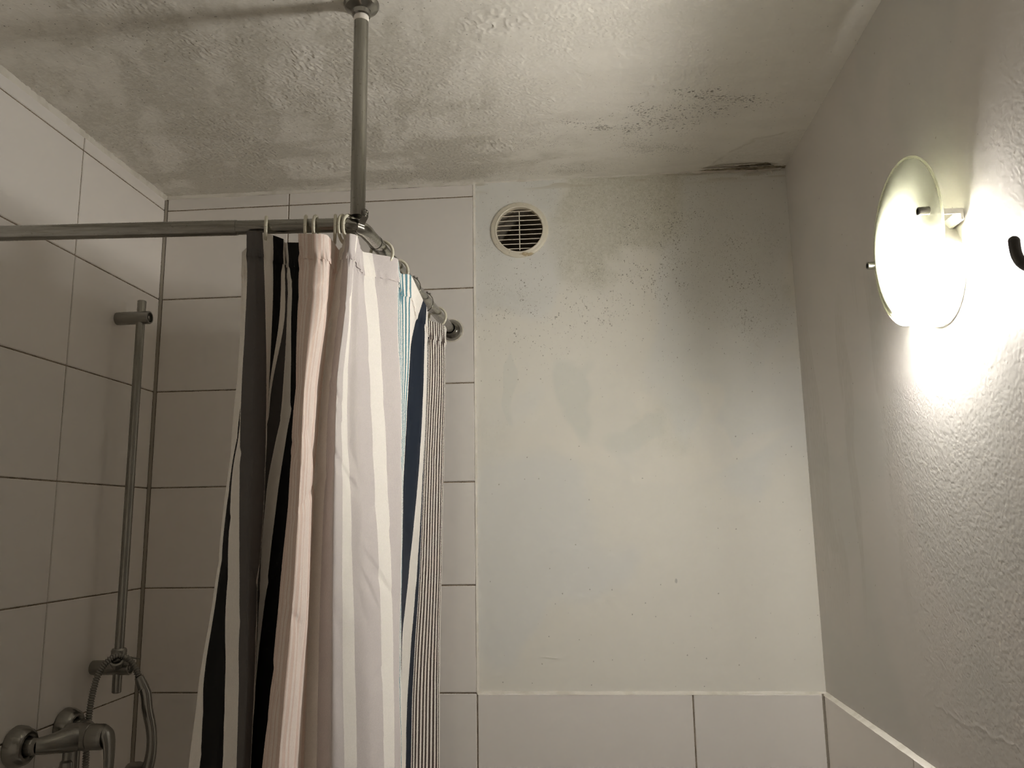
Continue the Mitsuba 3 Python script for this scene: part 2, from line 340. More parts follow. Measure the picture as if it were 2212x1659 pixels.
# back wall: tiles at the left and below, plaster at the upper right with a round hole for the vent
VX, VZ = .9661, 2.4020
add('wall_back', merge([box(-.12, JX[1], .0028, .16, 0, CE), box(JX[1], RX + .02, .0028, .16, 0, WAIN - .002)]), 'mat_grout', kind='structure', label='far wall, white tiles behind the curtain and below, cream plaster above at the right')
for a, b in zip(zs[:-1], zs[1:]):
    if a - b < .01: continue
    xs = [CORNER, JX[0], JX[1]] + ([JX[2], RX - .006] if a <= WAIN + .001 else [])
    for x0, x1 in zip(xs[:-1], xs[1:]):
        tile('y-', x0, x1, b, a, 0.0, .0035, int(rng.integers(3)), numbered('wall_back__tile'))
sheet = sbox(JX[1] + .0, WAIN, RX + .02, CE + .01).difference(Point(VX, VZ).buffer(.0605, 48))
pm = trimesh.creation.extrude_polygon(sheet, .10, engine='earcut')
pm.apply_transform(np.array([[1, 0, 0, 0], [0, 0, 1, .006], [0, 1, 0, 0], [0, 0, 0, 1.0]])); pm.invert()
add('wall_back__plaster', pm, 'mat_plaster', label='stained cream plaster with mildew specks')
# right wall
def relief_sheet(a, b, fn, to3):
    A, B = np.meshgrid(a, b, indexing='ij')
    X = to3(A, B, fn(A, B)); na, nb = A.shape
    i, j = np.meshgrid(np.arange(na - 1), np.arange(nb - 1), indexing='ij'); k = i * nb + j
    F = np.concatenate([np.stack([k, k + nb, k + nb + 1], -1).reshape(-1, 3), np.stack([k, k + nb + 1, k + 1], -1).reshape(-1, 3)])
    return trimesh.Trimesh(X.reshape(-1, 3), F, process=False)
add('wall_right', box(RX + .003, RX + .12, FY - .1, .1, 0, CE + .01), 'mat_right', kind='structure', label='roller-painted wall on the right that carries the lamp, tiled at its foot')
ys = [0.0, -.502, -1.003, -1.504, -2.005, -2.506, FY]
add('wall_right__plaster', relief_sheet(np.r_[np.linspace(FY, -1.26, 40), np.arange(-1.2582, .0121, .00165)], np.arange(WAIN - .004, CE + .006, .00165), right_relief,
    lambda y, z, h: np.stack([RX + .0004 - h, y, z], -1)), 'mat_right', smooth=True)
add('wall_right__grout', box(RX - .0045, RX + .001, FY, .0, 0, WAIN - .001), 'mat_grout')
for a, b in zip(zs[:-1], zs[1:]):
    if a > WAIN + .001 or a - b < .01: continue
    for k in range(len(ys) - 1):
        tile('x-', ys[k + 1], ys[k] - (.002 if k == 0 else 0), b, a, RX - .0075, .0035, int(rng.integers(3)), numbered('wall_right__tile'))
add('wall_front', box(-.1, RX + .1, FY - .12, FY, 0, CE), 'mat_paint', kind='structure', label='plain wall behind the camera')
add('floor', box(-.1, RX + .1, FY - .1, .1, -.1, 0), P2(principled((.32, .30, .275), .4)), kind='structure', label='grey floor out of view below')
add('ceiling', box(-.12, RX + .12, FY - .1, .16, CE + .003, CE + .1), 'mat_ceiling', kind='structure', label='blistered cream ceiling with mildew stains')

add('ceiling__plaster', relief_sheet(np.arange(-.012, RX + .013, .0022), np.r_[np.linspace(FY, -.96, 40), np.arange(-.958, .0121, .0022)], ceiling_relief,
    lambda x, y, h: np.stack([x, y, CE + .0006 - h], -1)), 'mat_ceiling', smooth=True)

# filler and silicone lines
def bead(path, normal_a, normal_b, size, wob=.25, seed=0, taper=0):
    """A fillet between two planes that meet along the path: three-sided, with a wobbling width."""
    p = np.asarray(path, float); L = np.r_[0, np.cumsum(np.linalg.norm(np.diff(p, axis=0), axis=1))]
    m = max(2, int(L[-1] / .008)); s = np.linspace(0, L[-1], m)
    q = np.stack([np.interp(s, L, p[:, k]) for k in range(3)], 1)
    na, nb = np.asarray(normal_a, float), np.asarray(normal_b, float)
    wa = 1 + wob * (2 * meshkit.fbm(np.stack([s * 25, s * 0 + seed, s * 0], 1), 3, seed) - 1)
    wb = 1 + wob * (2 * meshkit.fbm(np.stack([s * 22, s * 0 + seed + 5, s * 0], 1), 3, seed + 3) - 1)
    if taper: wa = wa * np.clip(s / taper, .03, 1) ** .8; wb = wb * np.clip(s / taper, .1, 1)
    sa, sb = (size if isinstance(size, tuple) else (size, size))
    A, B = q + na * (sa * wa)[:, None], q + nb * (sb * wb)[:, None]
    C = q + (na * (sa * wa)[:, None] + nb * (sb * wb)[:, None]) * .42
    O = q - (na + nb) * .001
    V = np.stack([O, A, C, B], 1).reshape(-1, 3)
    F = []
    for i in range(m - 1):
        for j in range(4):
            a, b = 4 * i + j, 4 * i + (j + 1) % 4
            F += [[a, b, b + 4], [a, b + 4, a + 4]]
    F += [[0, 1, 2], [0, 2, 3], [4 * m - 4, 4 * m - 2, 4 * m - 3], [4 * m - 4, 4 * m - 1, 4 * m - 2]]
    M = trimesh.Trimesh(V, F, process=False)
    if M.volume < 0: M.invert()
    return M
add('trim_1', bead([(0, 0, CE), (0, FY, CE)], (1, 0, 0), (0, 0, -1), (.007, .012), .10, 1), 'mat_caulk', smooth=35, kind='structure', label='cream filler line between the left tiles and the ceiling')
add('trim_2', bead([(0, 0, CE), (JX[1], 0, CE)], (0, -1, 0), (0, 0, -1), (.006, .009), .18, 2), 'mat_caulk', smooth=35, kind='structure', label='cream filler line between the far tiles and the ceiling')
add('trim_3', bead([(JX[1] - .001, .006, WAIN), (JX[1] - .001, .006, CE)], (1, 0, 0), (0, -1, 0), (.005, .0066), .15, 3), 'mat_caulk', smooth=35, kind='structure', label='upright cream silicone line at the edge of the far tiles')
add('trim_4', bead([(JX[1], .006, WAIN - .003), (RX, .006, WAIN - .003)], (0, -1, 0), (0, 0, 1), (.0062, .0070), .12, 4), 'mat_caulk', smooth=35, kind='structure', label='level cream silicone line on top of the far half-height tiles')
add('trim_5', bead([(RX, 0, WAIN - .003), (RX, FY, WAIN - .003)], (-1, 0, 0), (0, 0, 1), (.0080, .0075), .12, 5), 'mat_caulk', smooth=35, kind='structure', label='cream silicone line on top of the tiles of the right wall')
add('trim_6', bead([(0, 0, 0), (0, 0, CE - .012)], (1, 0, 0), (0, -1, 0), (.0052, .0052), .08, 6), 'mat_corner_grout', smooth=35, kind='structure', label='grey-brown grout line in the corner of the tiled walls')
add('trim_7', bead([(JX[1], .006, CE), (RX, .006, CE)], (0, -1, 0), (0, 0, -1), (.004, .004), .4, 7), 'mat_caulk', smooth=35, kind='structure', label='thin filler line between the plaster and the ceiling')
add('trim_8', bead([(RX - .0075, 0, 0), (RX - .0075, 0, WAIN)], (-1, 0, 0), (0, -1, 0), (.004, .004), .1, 8), 'mat_corner_grout', smooth=35, kind='structure', label='grout line in the right corner of the half-height tiles')

# peeling paint along the ceiling in the right corner
def flake(x0, x1, y, drop, curl, seed):
    m, k = max(6, int((x1 - x0) / .004)), 6
    s = np.linspace(0, 1, m)
    edge = (.45 + .75 * meshkit.fbm(np.stack([s * (x1 - x0) * 70, s * 0 + seed, s * 0], 1), 3, seed)) * np.clip(np.minimum(s, 1 - s) * 6, .12, 1)
    V = []
    for side in (0, 1):
        for i in range(m):
            for j in range(k):
                t = j / (k - 1)
                d = drop * edge[i] * t
                yy = y - curl * edge[i] * t ** 2 - .0008 * side
                V.append([x0 + (x1 - x0) * s[i], yy, CE + .0012 - d - .0006 * side])
    V = np.array(V); N = m * k
    F = []
    for i in range(m - 1):
        for j in range(k - 1):
            a = i * k + j
            F += [[a, a + k, a + k + 1], [a, a + k + 1, a + 1], [N + a, N + a + k + 1, N + a + k], [N + a, N + a + 1, N + a + k + 1]]
    for i in range(m - 1):
        for j in (0, k - 1):
            a = i * k + j
            F += [[a, a + k, N + a + k], [a, N + a + k, N + a]]
    return trimesh.Trimesh(V, F, process=False)
def dirt_color(p, n, uv):
    return mix([.13, .11, .08], [.32, .28, .21], smoothstep(.3, .7, fbm(p.x * 90, p.y * 160, p.z * 160)))
scene['mat_dirt'] = P2(principled(mikit.proc(dirt_color), .9, 0.0, .1))
add('ceiling__crack', bead([(1.425, .006, CE - .0005), (1.5, .006, CE - .0005), (1.654, .006, CE - .0005)], (0, -1, 0), (0, 0, -1), (.026, .006), .7, 9, .16), 'mat_dirt', smooth=30, label='dark crack behind the peeling paint')
for (x0, x1, y, d, c, s) in [(1.405, 1.535, .004, .013, .005, 1), (1.50, 1.595, .0035, .016, .006, 2), (1.575, 1.648, .003, .017, .008, 3), (1.43, 1.61, -.009, .0075, .012, 4), (1.47, 1.60, -.024, .006, .010, 5),
                             (1.45, 1.53, -.016, .007, .009, 8), (1.55, 1.64, -.013, .009, .012, 9), (1.32, 1.43, .004, .007, .002, 6)]:
    add(numbered('ceiling__paint_flake'), flake(x0, x1, y, d, c, s), 'mat_paint', smooth=40)
curlp = np.array([1.612, .004, CE - .010])
add(numbered('ceiling__paint_flake'), tube(np.vstack([arc(curlp + [.0, -.002, -.006], [1, 0, 0], [0, -.3, 1], .007, -.4, 3.9, 14)]), .0013, 6), 'mat_paint', smooth=True)

# ------------------------------------------------------------------ ventilation grille
t = 'ventilation_grille'
tag(t, 'round cream plastic ventilation grille with slats, set in the far plaster wall', 'vent')
add(t + '__frame', lathe([(.012, .0605), (-.003, .0600), (-.0085, .0605), (-.0095, .0625), (-.0085, .0655), (-.0075, .0665), (-.0068, .071), (-.0050, .0745), (-.002, .0755), (.001, .0755)], (VX, .006, VZ), (0, 1, 0), 72), 'mat_vent', smooth=30)
for k in range(9):
    z = VZ + .0505 - k * .01275
    half = math.sqrt(max(.0598 ** 2 - (z - VZ) ** 2, 1e-6))
    # a louvre: thin rounded front lip, blade rising to the back
    prof = np.array([(-.0035, -.0009), (-.0035, .0009), (-.0018, .0012), (.0165, .0085), (.0168, .0072), (-.0015, -.0006)])
    V = np.array([[VX + sx * half, .006 + a, z + b] for sx in (-1, 1) for a, b in prof])
    m_ = len(prof); F = []
    for j in range(m_):
        a, b = j, (j + 1) % m_
        F += [[a, b, b + m_], [a, b + m_, a + m_]]
    for j in range(1, m_ - 1): F += [[0, j + 1, j], [m_, m_ + j, m_ + j + 1]]
    add(numbered(t + '__slat'), trimesh.Trimesh(V, F, process=False), 'mat_louvre')
    lip = box(VX - half, VX + half, .0015, .0030, z - .0010, z + .0010)
    add(numbered(t + '__slat') + '__lip' if False else f'{t}__slat' + ('' if k == 0 else f'_{k:03d}') + '__lip', lip, 'mat_vent', label='bright front lip')
add(t + '__mullion', merge([box(VX - .0011, VX + .0011, .0030, .0062, VZ + .0505 - k * .01275 - (.011 if k < 8 else .004), VZ + .0505 - k * .01275) for k in range(9)]), 'mat_vent')
add(t + '__duct', lathe([(.0, .0602), (.135, .0602), (.14, .0550), (.145, .0300), (.148, .0001)], (VX, .012, VZ), (0, 1, 0), 48), 'mat_duct', label='dusty duct behind the slats')

# ------------------------------------------------------------------ wall lamp
LC = np.array([1.611, -.764, 2.063])
t = 'wall_lamp'
tag(t, 'round opal glass wall lamp, lit, on the right wall', 'lamp')
dome = [(.0, .125)] + [(.027 * (1 - (r / .125) ** 2), r) for r in np.linspace(.1245, .0005, 26)]
add(t + '__shade', lathe(dome, LC, (-1, 0, 0), 96), 'mat_opal', smooth=True, label='opal glass shade')
add(t + '__shade__rim', tube(arc(LC, [0, 1, 0], [0, 0, 1], .1264, 0, 2 * np.pi, 97), .0019, 10, caps=False), 'mat_opal_edge', smooth=True)
BC = np.array([1.626, -.772, 2.006])
add(t + '__back_plate', lathe([(0, .0005), (0, .074), (.0015, .0775), (.0065, .078), (.0065, .0005)], (RX - .006, BC[1], BC[2]), (1, 0, 0), 64), 'mat_white_metal', smooth=30, label='white metal back plate')
bulb = trimesh.creation.icosphere(subdivisions=3, radius=1.0); bulb.apply_scale([.0135, .066, .066]); bulb.apply_transform(trimesh.geometry.align_vectors([-1, 0, 0], [-1, .06, -.13])); bulb.apply_translation(BC)
scene[t + '__bulb'] = {**mikit.ply(bulb, P2(principled((.8, .8, .8), .5)), smooth=True), 'emitter': {'type': 'area', 'radiance': {'type': 'rgb', 'value': BULB_RADIANCE}}}
tag(t + '__bulb', 'glowing bulb behind the glass')
add(t + '__socket', merge([lathe([(0, .0001), (0, .016), (.032, .0165), (.034, .014), (.034, .0001)], BC + np.array([.008, .040, .052]), (0, .62, .78), 32)]), 'mat_white_metal', smooth=30, label='white bulb socket')
sk_a = np.radians(np.linspace(19, 208, 60))  # partial side wall, added to block bulb light upward and to the far side
def baffle_edge(a):      # lower at the top, an added notch that lets light up the wall
    d = math.degrees(a); k = min(max((d - 50) / 12, 0), 1) * min(max((93 - d) / 14, 0), 1)
    return 1.607 + .0092 * k
sk = [np.r_[BC + np.array([0, -math.cos(a), math.sin(a)]) * r_, baffle_edge(a)] for a in sk_a for r_ in (.0765, .0785)]
V = np.array([[xx, q[1], q[2]] for q in sk for xx in (RX - .004, q[3])]); F = []
for i in range(59):
    o = 4 * i
    for a, b in ((0, 1), (1, 3), (3, 2), (2, 0)): F += [[o + a, o + b, o + 4 + b], [o + a, o + 4 + b, o + 4 + a]]
F += [[0, 1, 3], [0, 3, 2], [236, 239, 237], [236, 238, 239]]
baffle = trimesh.Trimesh(V, F, process=False); baffle.fix_normals()
add(t + '__baffle', baffle, 'mat_white_metal', smooth=30, label='white side wall of the lamp base, shaped to block light upward')
add(t + '__bracket', merge([box(1.602, RX - .004, -.8675, -.8655, 2.067, 2.075), box(1.602, RX - .004, -.656, -.654, 2.052, 2.068), box(1.646, RX - .004, -.8675, -.654, 2.058, 2.074)]), 'mat_white_metal', label='metal bracket between plate and glass')
for (y, z) in ((-.866, 2.073), (-.661, 2.060)):
    k_ = numbered(t + '__knob')
    add(k_, lathe([(.0, .0001), (.0, .0062), (.014, .0062), (.0155, .0055), (.0155, .0040), (.011, .0038), (.011, .0001)], (1.6045, y, z), (-1, 0, 0), 24), 'mat_satin', smooth=30)
    add(k_ + '__hole', lathe([(0, .0036), (.0006, .0001)], (1.5934, y, z), (-1, 0, 0), 20), 'mat_satin')

# ------------------------------------------------------------------ wall hook at the right edge
t = 'wall_hook'
tag(t, 'dark metal wall hook beside the lamp, cut off by the right edge of the photo', 'hook')
arm = smooth_path([(RX - .003, -1.072, 1.926), (1.640, -1.071, 1.922), (1.622, -1.067, 1.923), (1.610, -1.062, 1.933), (1.6065, -1.060, 1.950), (1.6065, -1.060, 1.958)], 30)
add(t + '__arm', merge([tube(arm, .0063, 16), trimesh.creation.icosphere(subdivisions=2, radius=.0064).apply_translation(arm[-1])]), 'mat_hook', smooth=40)
add(t + '__plate', lathe([(0, .0001), (0, .017), (.003, .018), (.006, .018), (.006, .0001)], (RX - .006, -1.072, 1.928), (1, 0, 0), 32), 'mat_hook', smooth=30)

# ------------------------------------------------------------------ curtain rod
t = 'curtain_rod'
tag(t, 'worn chrome L-shaped shower curtain rod hung from the ceiling by a post', 'curtain rod')
RZ, RR = 2.1374, .0124
def arm_y(x): return -.7945 + .0585 * x
C0 = np.array([.700, arm_y(.700), RZ]); C1 = np.array([.7570, -.690, RZ])
dx, dy = np.array([1, .0585, 0]), np.array([.045, 1, 0]); dx /= np.linalg.norm(dx); dy /= np.linalg.norm(dy)
corner = np.array([.7535, arm_y(.7535), RZ])
b0, b1 = corner - dx * .036, corner + dy * .036
s_ = np.linspace(0, 1, 18)[:, None]
bend = (1 - s_) ** 2 * b0 + 2 * s_ * (1 - s_) * corner + s_ ** 2 * b1
end = corner + dy * (-corner[1] / dy[1])
add(t + '__arm', tube([b0 - dx * .004, b0 - dx * .17], RR * .95, 28), 'mat_rod', smooth=40, label='long arm, inner tube')
add(t + '__arm_001', tube([b0 - dx * .168, corner - dx * corner[0] / dx[0] + dx * .012], RR * 1.03, 28), 'mat_rod', smooth=40, label='long arm, outer tube to the left wall')
add(t + '__elbow', tube(np.vstack([b0 - dx * .006, bend, b1 + dy * .006]), RR, 28), 'mat_rod', smooth=40, label='bent elbow')
add(t + '__arm_002', tube([b1 + dy * .004, end - dy * .008], RR * .98, 28), 'mat_rod', smooth=40, label='short arm to the far wall')
add(t + '__elbow__seam', lathe([(0, RR * .9), (0, RR * 1.05), (.004, RR * 1.06), (.006, RR * .9)], b1 + dy * .05, dy, 28), 'mat_satin', smooth=30)
PX, PY = .7500, -.7520
add(t + '__post', tube([(PX, PY, CE - .004), (PX, PY, RZ + .0138)], .0124, 28), 'mat_upright', smooth=40, label='upright post to the ceiling')
add(t + '__post__paint_drip', merge([lathe([(-.03, .0126), (-.012, .0129), (0, .0127)], (PX, PY, CE - .006), (0, 0, 1), 24)]), 'mat_paint', smooth=30, label='cream paint drips at the top of the post')
add(t + '__ceiling_flange', lathe([(0, .030), (-.004, .0305), (-.010, .028), (-.014, .021), (-.016, .0165), (-.024, .0160), (-.026, .0135), (-.020, .0125)], (PX, PY, CE), (0, 0, 1), 48), 'mat_chrome', smooth=30)
add(t + '__wall_flange', lathe([(0, .0275), (-.004, .0278), (-.010, .0262), (-.016, .0205), (-.0185, .0168), (-.027, .0163), (-.029, .0140), (-.024, .0126)], end, dy, 48), 'mat_chrome', smooth=30)
add(t + '__wall_washer', lathe([(0, .0305), (-.002, .0305), (-.0022, .027)], end, dy, 48), 'mat_plastic', smooth=30, label='pale plastic washer')
add(t + '__wall_flange_001', lathe([(0, .0275), (.004, .0278), (.010, .0262), (.016, .0205), (.0185, .0168), (.027, .0163), (.029, .0126)], corner - dx * corner[0] / dx[0], dx, 48), 'mat_chrome', smooth=30)
# clamp: a strap round the elbow with a tab screwed to the post
mid = bend[9]; tb = bend[10] - bend[8]; tb /= np.linalg.norm(tb)
perp = np.array([tb[1], -tb[0], 0])           # outwards, towards the camera
w_ = .0060
def strap(prof, half, ax, thick=.0012):
    pr = np.asarray(prof); m = len(pr); tg = np.gradient(pr, axis=0); tg /= np.linalg.norm(tg, axis=1, keepdims=True)
    nn = np.cross(np.broadcast_to(ax, tg.shape), tg)
    V = np.concatenate([pr + ax * sx * half + nn * th for sx, th in ((-1, 0), (1, 0), (1, thick), (-1, thick))])
    F = []
    for i in range(m - 1):
        for a, b in ((0, 1), (1, 2), (2, 3), (3, 0)):
            A, B = a * m + i, b * m + i
            F += [[A, B, B + 1], [A, B + 1, A + 1]]
    F += [[0, 2 * m, m], [0, 3 * m, 2 * m], [m - 1, 2 * m - 1, 3 * m - 1], [m - 1, 3 * m - 1, 4 * m - 1]]
    M = trimesh.Trimesh(V, F, process=False); M.fix_normals(); return M
up = np.array([0, 0, 1.0])
around = arc(mid, perp, up, RR + .0006, 0, -np.pi, 22)
lean = float(np.dot(np.array([PX, PY, 0]) - mid * [1, 1, 0], perp)) + .0006       # the tab lies on the front of the post
front = [mid + perp * (RR + .0006 + lean * min(h / .011, 1) ** 1.3) + up * h for h in np.linspace(.0185, .0005, 14)]
backp = [mid - perp * (RR + .0006) + up * h for h in np.linspace(.0005, .0185, 6)]
add(t + '__clamp', strap(np.vstack([front, around[1:-1], backp]), w_, tb), 'mat_chrome', smooth=35, label='chrome strap clamp at the elbow')
tabc = mid + perp * (RR + .0002 + lean) + up * .0185
add(t + '__clamp__tab', lathe([(0, .0001), (0, w_), (.0012, w_), (.0012, .0001)], tabc, perp, 24), 'mat_chrome', smooth=30)
add(t + '__clamp__screw', merge([lathe([(-.02, .0022), (.0018, .0022)], tabc, perp, 14), lathe([(.0012, .0044), (.0030, .0040), (.0038, .0028), (.0026, .0022), (.0026, .0001)], tabc, perp, 20)]), 'mat_satin', smooth=30, label='screw in the clamp tab')

# ------------------------------------------------------------------ shower curtain
# control columns of the hanging cloth: height of the top edge, then (x, y) at six heights
COLS = [
 (2.1044, (0.548,-0.735), (0.547,-0.731), (0.542,-0.728), (0.532,-0.726), (0.520,-0.723), (0.501,-0.721), (0.491,-0.720)),
 (2.1161, (0.561,-0.735), (0.562,-0.738), (0.557,-0.740), (0.544,-0.741), (0.534,-0.743), (0.520,-0.744), (0.520,-0.745)),
 (2.1226, (0.568,-0.750), (0.570,-0.753), (0.566,-0.755), (0.556,-0.756), (0.556,-0.758), (0.560,-0.759), (0.562,-0.760)),
 (2.1263, (0.571,-0.772), (0.576,-0.776), (0.576,-0.778), (0.581,-0.780), (0.588,-0.782), (0.593,-0.784), (0.596,-0.785)),
 (2.1226, (0.586,-0.778), (0.595,-0.785), (0.601,-0.789), (0.605,-0.792), (0.607,-0.795), (0.612,-0.798), (0.612,-0.800)),
 (2.1227, (0.597,-0.772), (0.608,-0.776), (0.616,-0.778), (0.619,-0.780), (0.616,-0.782), (0.618,-0.784), (0.615,-0.785)),
 (2.1199, (0.612,-0.765), (0.616,-0.765), (0.615,-0.765), (0.613,-0.765), (0.610,-0.765), (0.611,-0.765), (0.607,-0.765)),
 (2.1165, (0.625,-0.755), (0.624,-0.753), (0.610,-0.753), (0.608,-0.752), (0.604,-0.751), (0.605,-0.750), (0.601,-0.750)),
 (2.1168, (0.624,-0.750), (0.631,-0.749), (0.611,-0.748), (0.606,-0.747), (0.603,-0.746), (0.603,-0.745), (0.599,-0.745)),
 (2.1135, (0.624,-0.748), (0.633,-0.746), (0.629,-0.744), (0.608,-0.743), (0.601,-0.742), (0.602,-0.741), (0.597,-0.740)),
 (2.1086, (0.636,-0.760), (0.644,-0.759), (0.647,-0.758), (0.632,-0.757), (0.617,-0.756), (0.607,-0.755), (0.604,-0.755)),
 (2.1057, (0.660,-0.765), (0.662,-0.768), (0.661,-0.770), (0.657,-0.771), (0.649,-0.773), (0.640,-0.774), (0.630,-0.775)),
 (2.1097, (0.665,-0.790), (0.671,-0.800), (0.672,-0.807), (0.669,-0.813), (0.663,-0.818), (0.655,-0.823), (0.647,-0.825)),
 (2.1029, (0.694,-0.805), (0.700,-0.821), (0.696,-0.834), (0.697,-0.844), (0.695,-0.853), (0.689,-0.861), (0.685,-0.865)),
 (2.106, (0.711,-0.790), (0.715,-0.801), (0.703,-0.809), (0.703,-0.816), (0.704,-0.822), (0.698,-0.827), (0.695,-0.830)),
 (2.0938, (0.721,-0.755), (0.713,-0.759), (0.700,-0.762), (0.693,-0.764), (0.691,-0.767), (0.690,-0.769), (0.690,-0.770)),
 (2.1158, (0.733,-0.765), (0.727,-0.769), (0.714,-0.772), (0.712,-0.775), (0.710,-0.777), (0.711,-0.779), (0.712,-0.780)),
 (2.1113, (0.745,-0.780), (0.743,-0.786), (0.732,-0.791), (0.733,-0.795), (0.735,-0.798), (0.739,-0.801), (0.741,-0.803)),
 (2.1141, (0.752,-0.765), (0.747,-0.772), (0.740,-0.777), (0.743,-0.781), (0.748,-0.785), (0.753,-0.788), (0.757,-0.790)),
 (2.1166, (0.749,-0.750), (0.744,-0.757), (0.743,-0.762), (0.751,-0.766), (0.760,-0.770), (0.767,-0.773), (0.771,-0.775)),
 (2.1076, (0.749,-0.735), (0.753,-0.741), (0.756,-0.745), (0.765,-0.748), (0.774,-0.751), (0.782,-0.753), (0.786,-0.755)),
 (2.1095, (0.744,-0.700), (0.755,-0.703), (0.765,-0.705), (0.774,-0.706), (0.784,-0.708), (0.791,-0.709), (0.795,-0.710)),
 (2.1188, (0.750,-0.660), (0.765,-0.658), (0.775,-0.658), (0.784,-0.657), (0.791,-0.656), (0.796,-0.655), (0.798,-0.655)),
 (2.1239, (0.784,-0.610), (0.786,-0.607), (0.793,-0.605), (0.795,-0.604), (0.794,-0.602), (0.793,-0.601), (0.796,-0.600)),
 (2.1088, (0.781,-0.575), (0.785,-0.571), (0.786,-0.568), (0.787,-0.566), (0.786,-0.564), (0.785,-0.562), (0.788,-0.560)),
 (2.1162, (0.792,-0.530), (0.791,-0.524), (0.784,-0.521), (0.777,-0.518), (0.776,-0.515), (0.775,-0.513), (0.777,-0.511)),
 (2.1105, (0.786,-0.385), (0.763,-0.394), (0.758,-0.401), (0.753,-0.406), (0.753,-0.410), (0.754,-0.415), (0.757,-0.418)),
 (2.1116, (0.783,-0.330), (0.782,-0.338), (0.778,-0.343), (0.768,-0.348), (0.754,-0.352), (0.742,-0.355), (0.743,-0.358)),
 (2.0984, (0.774,-0.270), (0.777,-0.280), (0.774,-0.287), (0.768,-0.293), (0.760,-0.298), (0.749,-0.303), (0.743,-0.307)),
 (2.0988, (0.773,-0.260), (0.775,-0.265), (0.771,-0.269), (0.766,-0.272), (0.761,-0.274), (0.752,-0.277), (0.747,-0.278)),
 (2.1056, (0.784,-0.210), (0.787,-0.214), (0.782,-0.216), (0.778,-0.219), (0.775,-0.221), (0.769,-0.222), (0.765,-0.224)),
 (2.1098, (0.794,-0.165), (0.798,-0.166), (0.795,-0.167), (0.792,-0.168), (0.789,-0.169), (0.785,-0.169), (0.784,-0.170)),
 (2.1057, (0.795,-0.140), (0.786,-0.140), (0.784,-0.140), (0.782,-0.140), (0.780,-0.140), (0.777,-0.140), (0.776,-0.140)),
]
ZL = [2.0, 1.85, 1.7, 1.55, 1.4, 1.28]
NC = len(COLS); SUB, ROWS, ZBOT = 13, 420, .26
ctrl_u = np.arange(NC)
u = np.unique(np.concatenate([np.linspace(i, i + 1, SUB, endpoint=False) for i in range(NC - 1)] + [[NC - 1]]))
lev = np.array([[[x, y] for x, y in c[1:]] for c in COLS])            # (NC, 7, 2)
ztop = PchipInterpolator(ctrl_u, [c[0] for c in COLS])(u)
xy = PchipInterpolator(ctrl_u, lev, axis=0)(u)                        # (NU, 7, 2)
tt = np.linspace(0, 1, ROWS) ** .92
X = np.zeros((len(u), ROWS, 3))
for i in range(len(u)):
    zk = np.r_[ztop[i], ZL, .8, ZBOT - .01]
    pk = np.vstack([xy[i], xy[i][-1] + (xy[i][-1] - xy[i][-2]) * .8, xy[i][-1] + (xy[i][-1] - xy[i][-2]) * 1.0])
    z = ztop[i] + (ZBOT - ztop[i]) * tt
    f = PchipInterpolator(-zk, pk)
    X[i, :, :2] = f(-z); X[i, :, 2] = z
# gathered creases and diagonal wrinkles of the thin cloth
du, dz = np.gradient(X, axis=0), np.gradient(X, axis=1)
nrm = np.cross(du, dz); nrm /= np.maximum(np.linalg.norm(nrm, axis=2, keepdims=True), 1e-9)
arcl = np.r_[0, np.cumsum(np.linalg.norm(np.diff(X[:, 150], axis=0), axis=1))]
A = np.broadcast_to(arcl[:, None], X.shape[:2]); Z = X[..., 2]
def ridge(fx, fz, seed):
    v = meshkit.fbm(np.stack([A * fx + Z * fz * .5, Z * fz - A * fx * .25, A * 0 + seed], -1), 2, seed)
    return np.clip(1 - np.abs(v - .5) * 5.0, 0, 1) ** 2
soft = np.interp(np.arange(len(u)) / (len(u) - 1) * (NC - 1), [0, 21, 24, NC - 1], [1, 1, .30, .22])[:, None]     # the part along the short arm hangs smoother
wr = .0022 * ridge(8, 6, 3) + .0030 * (meshkit.fbm(np.stack([A * 14, Z * 2.2, A * 0], -1), 2, 21) - .5)
for q in range(170):       # storage creases: short slanted folds with one sharp flank
    a0, z0 = rng.uniform(0, arcl[-1]), rng.uniform(.4, 2.08)
    ang = rng.choice([-1, 1]) * rng.uniform(.35, 1.0) + rng.choice([0, 0, 0, 1.2])
    ln, w1, w2, h = rng.uniform(.03, .085), rng.uniform(.003, .006), rng.uniform(.012, .030), rng.uniform(.0012, .0028)
    al, pr_ = (A - a0) * math.cos(ang) + (Z - z0) * math.sin(ang), -(A - a0) * math.sin(ang) + (Z - z0) * math.cos(ang)
    wr = wr + h * np.clip(1 - np.where(pr_ > 0, pr_ / w1, -pr_ / w2), 0, 1) * np.clip((1 - np.abs(al) / ln) * 1.6, 0, 1)
wr = wr * soft
gath = .0018 * np.sin(A * 380 + 3 * np.sin(A * 47)) * np.exp(-((ztop[:, None] - Z - .042) / .010) ** 2)
X = X + nrm * (wr + gath)[..., None] * np.array([1, 1, .3])
def grid_mesh(X, flip=False):
    a, b = X.shape[:2]
    i, j = np.meshgrid(np.arange(a - 1), np.arange(b - 1), indexing='ij')
    A_ = i * b + j
    F = np.concatenate([np.stack([A_, A_ + b, A_ + b + 1], -1).reshape(-1, 3), np.stack([A_, A_ + b + 1, A_ + 1], -1).reshape(-1, 3)])
    return trimesh.Trimesh(X.reshape(-1, 3), F, process=False)
UV = np.stack([np.broadcast_to(u[:, None], X.shape[:2]), X[..., 2]], -1).reshape(-1, 2)
t = 'shower_curtain'
tag(t, 'shower curtain with black, white, pink, lilac, blue and brown stripes, gathered on the rod', 'curtain')
add(t + '__cloth', grid_mesh(X), 'mat_cloth', smooth=True, uv=UV)
